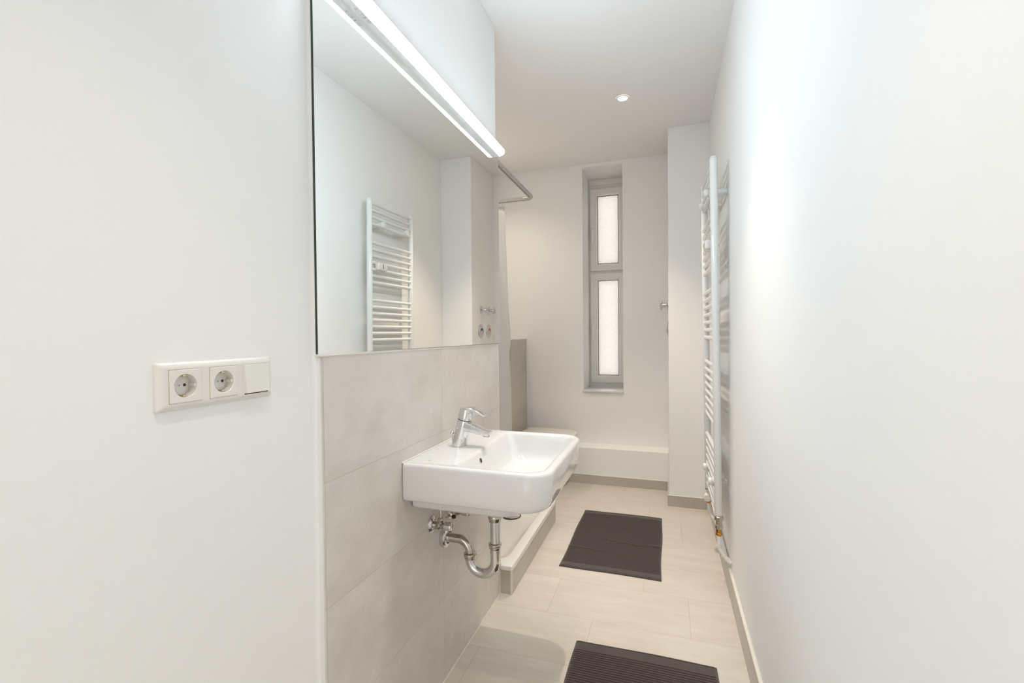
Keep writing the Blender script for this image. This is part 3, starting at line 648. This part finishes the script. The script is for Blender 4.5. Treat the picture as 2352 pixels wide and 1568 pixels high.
# return valve under the near upright
rv = thing('return_valve', 'nickel and brass return valve with white pipe below the near radiator upright', 'valve', (RN.x, RN.y, 0.25))
b = bm_new(); P_ = (RN.x+0.002, RN.y, RZ0)
lathe(b, P_, (0, 0, -1), [(0, 0.0165), (0.004, 0.0175), (0.006, 0.0195), (0.024, 0.0195), (0.027, 0.0135), (0.046, 0.0130), (0.048, 0.0165), (0.066, 0.0165), (0.069, 0.012)], 8); part('union_nut', b, 'nickel', rv, 20)
b = bm_new(); lathe(b, P_, (0, 0, -1), [(0.066, 0.0135), (0.086, 0.0125), (0.088, 0.0150), (0.096, 0.0148), (0.101, 0.009)], 6); part('brass_nut', b, 'brass', rv, 20)
b = bm_new()
pp = [Vector((RN.x+0.002, RN.y, 0.27)), Vector((RN.x+0.003, RN.y, 0.214)), Vector((RN.x+0.006, RN.y-0.002, 0.200)), Vector((RN.x+0.022, RN.y-0.012, 0.176)), Vector((RN.x+0.034, RN.y-0.018, 0.163)), Vector((XR+0.002, RN.y-0.030, 0.150))]
tube(b, pp, 0.0100, 18)
for q in (1, 3, 4):
    d_ = (pp[q+1]-pp[q-1]).normalized(); tube(b, [pp[q]-d_*0.003, pp[q]+d_*0.003], 0.0128, 18)
part('white_pipe', b, 'pipe', rv, 50)
tv = thing('thermostatic_valve', 'white thermostat head on a brass valve below the far radiator upright', 'valve', (RF.x, RF.y, 0.25))
z0_ = RZ0-0.015
b = bm_new(); lathe(b, (RF.x, RF.y, z0_), (0, 0, -1), [(0, 0.0165), (0.010, 0.0175), (0.020, 0.011), (0.038, 0.011)], 8); part('valve_body', b, 'nickel', tv, 20)
b = bm_new(); hdn = Vector((-0.12, -1, -0.10)).normalized(); hc = Vector((RF.x-0.004, RF.y+0.012, z0_-0.046))
lathe(b, hc, hdn, [(0, 0.014), (0.004, 0.0195), (0.046, 0.0205), (0.050, 0.0185), (0.051, 0.004)], 28); part('thermostat_head', b, 'plastic', tv, 50)
b = bm_new(); lathe(b, (RF.x+0.001, RF.y, z0_-0.060), (0, 0, -1), [(0, 0.0125), (0.010, 0.0120), (0.012, 0.0150), (0.022, 0.0150), (0.029, 0.009)], 6); part('brass_nut', b, 'brass', tv, 20)
b = bm_new()
pp = [Vector((RF.x+0.001, RF.y, z0_-0.083)), Vector((RF.x+0.003, RF.y, 0.215)), Vector((RF.x+0.006, RF.y-0.002, 0.202)), Vector((RF.x+0.028, RF.y-0.03, 0.176)), Vector((RF.x+0.046, RF.y-0.06, 0.160)), Vector((XR-0.013, RF.y-0.11, 0.146)), Vector((XR-0.013, RN.y+0.06, 0.136)), Vector((XR+0.002, RN.y+0.02, 0.134))]
tube(b, pp, 0.0095, 18)
for q in (1, 3, 4):
    d_ = (pp[q+1]-pp[q-1]).normalized(); tube(b, [pp[q]-d_*0.003, pp[q]+d_*0.003], 0.0122, 18)
part('white_pipe', b, 'pipe', tv, 50)
# ------------------------------------------------------------------ taps and meter covers on the pier's left face
def stop_tap(y, z, label):
    t = thing('stop_tap', label, 'tap', (XC, y, z), 'chrome stop taps on the pier')
    b = bm_new(); lathe(b, (XC, y, z), (-1, 0, 0), [(0, 0.033), (0.004, 0.0325), (0.010, 0.022), (0.012, 0.015)], 32); part('rosette', b, 'chrome', t)
    b = bm_new(); lathe(b, (XC-0.008, y, z), (-1, 0, 0), [(0, 0.0140), (0.040, 0.0140), (0.044, 0.012)], 28); part('spindle_sleeve', b, 'chrome', t)
    b = bm_new(); hx = XC-0.054
    lathe(b, (hx+0.006, y, z), (-1, 0, 0), [(0, 0.012), (0.004, 0.015), (0.012, 0.012), (0.016, 0.003)], 24)
    for k_ in range(4):
        a = PI/4 + PI/2*k_ + 0.25; d_ = Vector((0, math.cos(a), math.sin(a)))
        tube(b, [Vector((hx, y, z)), Vector((hx+0.002, y, z))+d_*0.022, Vector((hx+0.003, y, z))+d_*0.030, Vector((hx+0.004, y, z))+d_*0.034], [0.007, 0.0065, 0.0085, 0.004], 14)
    part('cross_handle', b, 'chrome', t, 60)
stop_tap(3.70, 1.458, 'chrome cross-handle stop tap on the pier side, nearer of two')
stop_tap(3.875, 1.458, 'chrome cross-handle stop tap on the pier side, farther of two')
def cover(y, z, label, mm):
    t = thing('meter_cover', label, 'meter cover', (XC, y, z), 'round chrome meter covers on the pier')
    b = bm_new(); lathe(b, (XC, y, z), (-1, 0, 0), [(0, 0.062), (0.002, 0.061), (0.006, 0.053), (0.0075, 0.047), (0.006, 0.040), (0.0065, 0.036), (0.0085, 0.032)], 40); part('cover_ring', b, 'chrome', t)
    b = bm_new(); lathe(b, (XC-0.006, y, z), (-1, 0, 0), [(0, 0.027), (0.0035, 0.027), (0.004, 0.025)], 32); part('dial', b, mm, t)
    b = bm_new(); lathe(b, (XC-0.009, y-0.004, z-0.010), (-1, 0, 0), [(0, 0.021), (0.002, 0.020), (0.004, 0.015), (0.0045, 0.003)], 28); part('dial_lid', b, 'chrome', t)
cover(3.690, 1.273, 'round chrome water meter cover with black dial on the pier side', 'black')
cover(3.868, 1.273, 'round chrome water meter cover with red dial on the pier side', 'red')
# ------------------------------------------------------------------ bath mats
def bath_mat(xa, xb, ya, yb, label, seed, skew=0.0):
    random.seed(seed); ph = [random.uniform(0, 6.28) for _ in range(6)]
    o = thing('bath_mat', label, 'bath mat', ((xa+xb)/2, (ya+yb)/2, 0), 'dark brown ribbed bath mats')
    b = bm_new(); NX = 48; NY = int((yb-ya)/0.00125)
    L_ = yb-ya; W_ = xb-xa; bord = 0.055; grid = []
    for j in range(NY+1):
        t_ = j/NY*L_; row = []
        for i in range(NX+1):
            s_ = i/NX*W_
            h_ = 0.006
            e = min(t_, L_-t_); ex = min(s_, W_-s_)
            if e > bord and ex > 0.010:
                h_ = 0.0016 + 0.0066*abs(math.sin(PI*(t_-bord)/0.0120))**0.45
            elif e < 0.0125 and e > 0.009: h_ = 0.0022
            elif ex < 0.010: h_ = 0.0050
            wr = 0.0016*math.sin(s_*9+ph[0]+t_*3) + 0.0012*math.sin(t_*17+ph[1])
            wr += 0.0060*math.exp(-((t_-(0.46*L_+0.05*(0.5-s_/W_)+0.012*math.sin(s_*14)))/0.012)**2)*min(1, s_/W_*2.2) + 0.004*math.exp(-((t_-(0.27*L_+0.03*(0.5-s_/W_)))/0.010)**2)*max(0, 1-s_/W_*1.3)
            if e < 0.003 or ex < 0.0035: h_ *= 0.35
            x = xa + s_ + 0.0025*math.sin(t_*11+ph[2])*(1 if s_ > W_/2 else -1)*abs(2*s_/W_-1) + skew*t_
            y = ya + t_ + 0.0025*math.sin(s_*13+ph[3])*abs(2*t_/L_-1)
            row.append(b.verts.new((x, y, h_ + max(0, wr))))
        grid.append(row)
    for j in range(NY):
        for i in range(NX): b.faces.new((grid[j][i], grid[j][i+1], grid[j+1][i+1], grid[j+1][i]))
    # skirt down to the floor
    rim = [grid[0][i] for i in range(NX+1)] + [grid[j][NX] for j in range(1, NY+1)] + [grid[NY][i] for i in range(NX-1, -1, -1)] + [grid[j][0] for j in range(NY-1, 0, -1)]
    lo = [b.verts.new((v.co.x, v.co.y, 0.0002)) for v in rim]; n_ = len(rim)
    for i in range(n_): b.faces.new((rim[i], rim[(i+1) % n_], lo[(i+1) % n_], lo[i]))
    b.faces.new(lo)
    part('ribbed_cloth', b, 'terry', o, 80)
bath_mat(-0.549, -0.028, 2.418, 3.243, 'dark brown ribbed bath mat lying beside the shower tray', 3)
bath_mat(-0.350, 0.174, 1.035, 1.848, 'dark brown ribbed bath mat cut off at the bottom of the photo', 8)
# ------------------------------------------------------------------ ceiling downlights, the last two added as unseen fill
for i, (x, y) in enumerate(SPOTS):
    lab = ['small round lit ceiling spotlight in the far half, above the mat by the tray', 'small round ceiling spotlight above the wash basin', 'small round ceiling spotlight above the camera position', 'added ceiling spotlight out of view over the shower tray, fill for the far end', 'added ceiling spotlight out of view above the toilet, fill for the back wall'][i]
    t = thing('ceiling_spotlight', lab, 'lamp', (x, y, H), 'recessed ceiling spotlights')
    b = bm_new(); n = 32
    ring = lambda r, z: [Vector((x+r*math.cos(2*PI*k_/n), y+r*math.sin(2*PI*k_/n), z)) for k_ in range(n)]
    loft(b, [ring(0.040, H-0.0005), ring(0.040, H-0.0025), ring(0.037, H-0.004), ring(0.031, H-0.004), ring(0.029, H-0.0012)], False, False)
    part('trim_ring', b, 'plastic', t, 50)
    b = bm_new(); loft(b, [ring(0.0295, H-0.0022), ring(0.0295, H-0.0012)]); part('bulb', b, 'bulb', t)
    ld = bpy.data.lights.new('spot_beam', 'SPOT'); ld.energy = SPOT_W[i]; ld.color = SPOT_COLOR; ld.spot_size = math.radians((72, 66, 72, 140, 140)[i]); ld.spot_blend = 1.0; ld.shadow_soft_size = 0.014
    lo_ = bpy.data.objects.new('spot_beam', ld); C.objects.link(lo_); lo_.parent = t; lo_.location = (0, 0, -0.028)
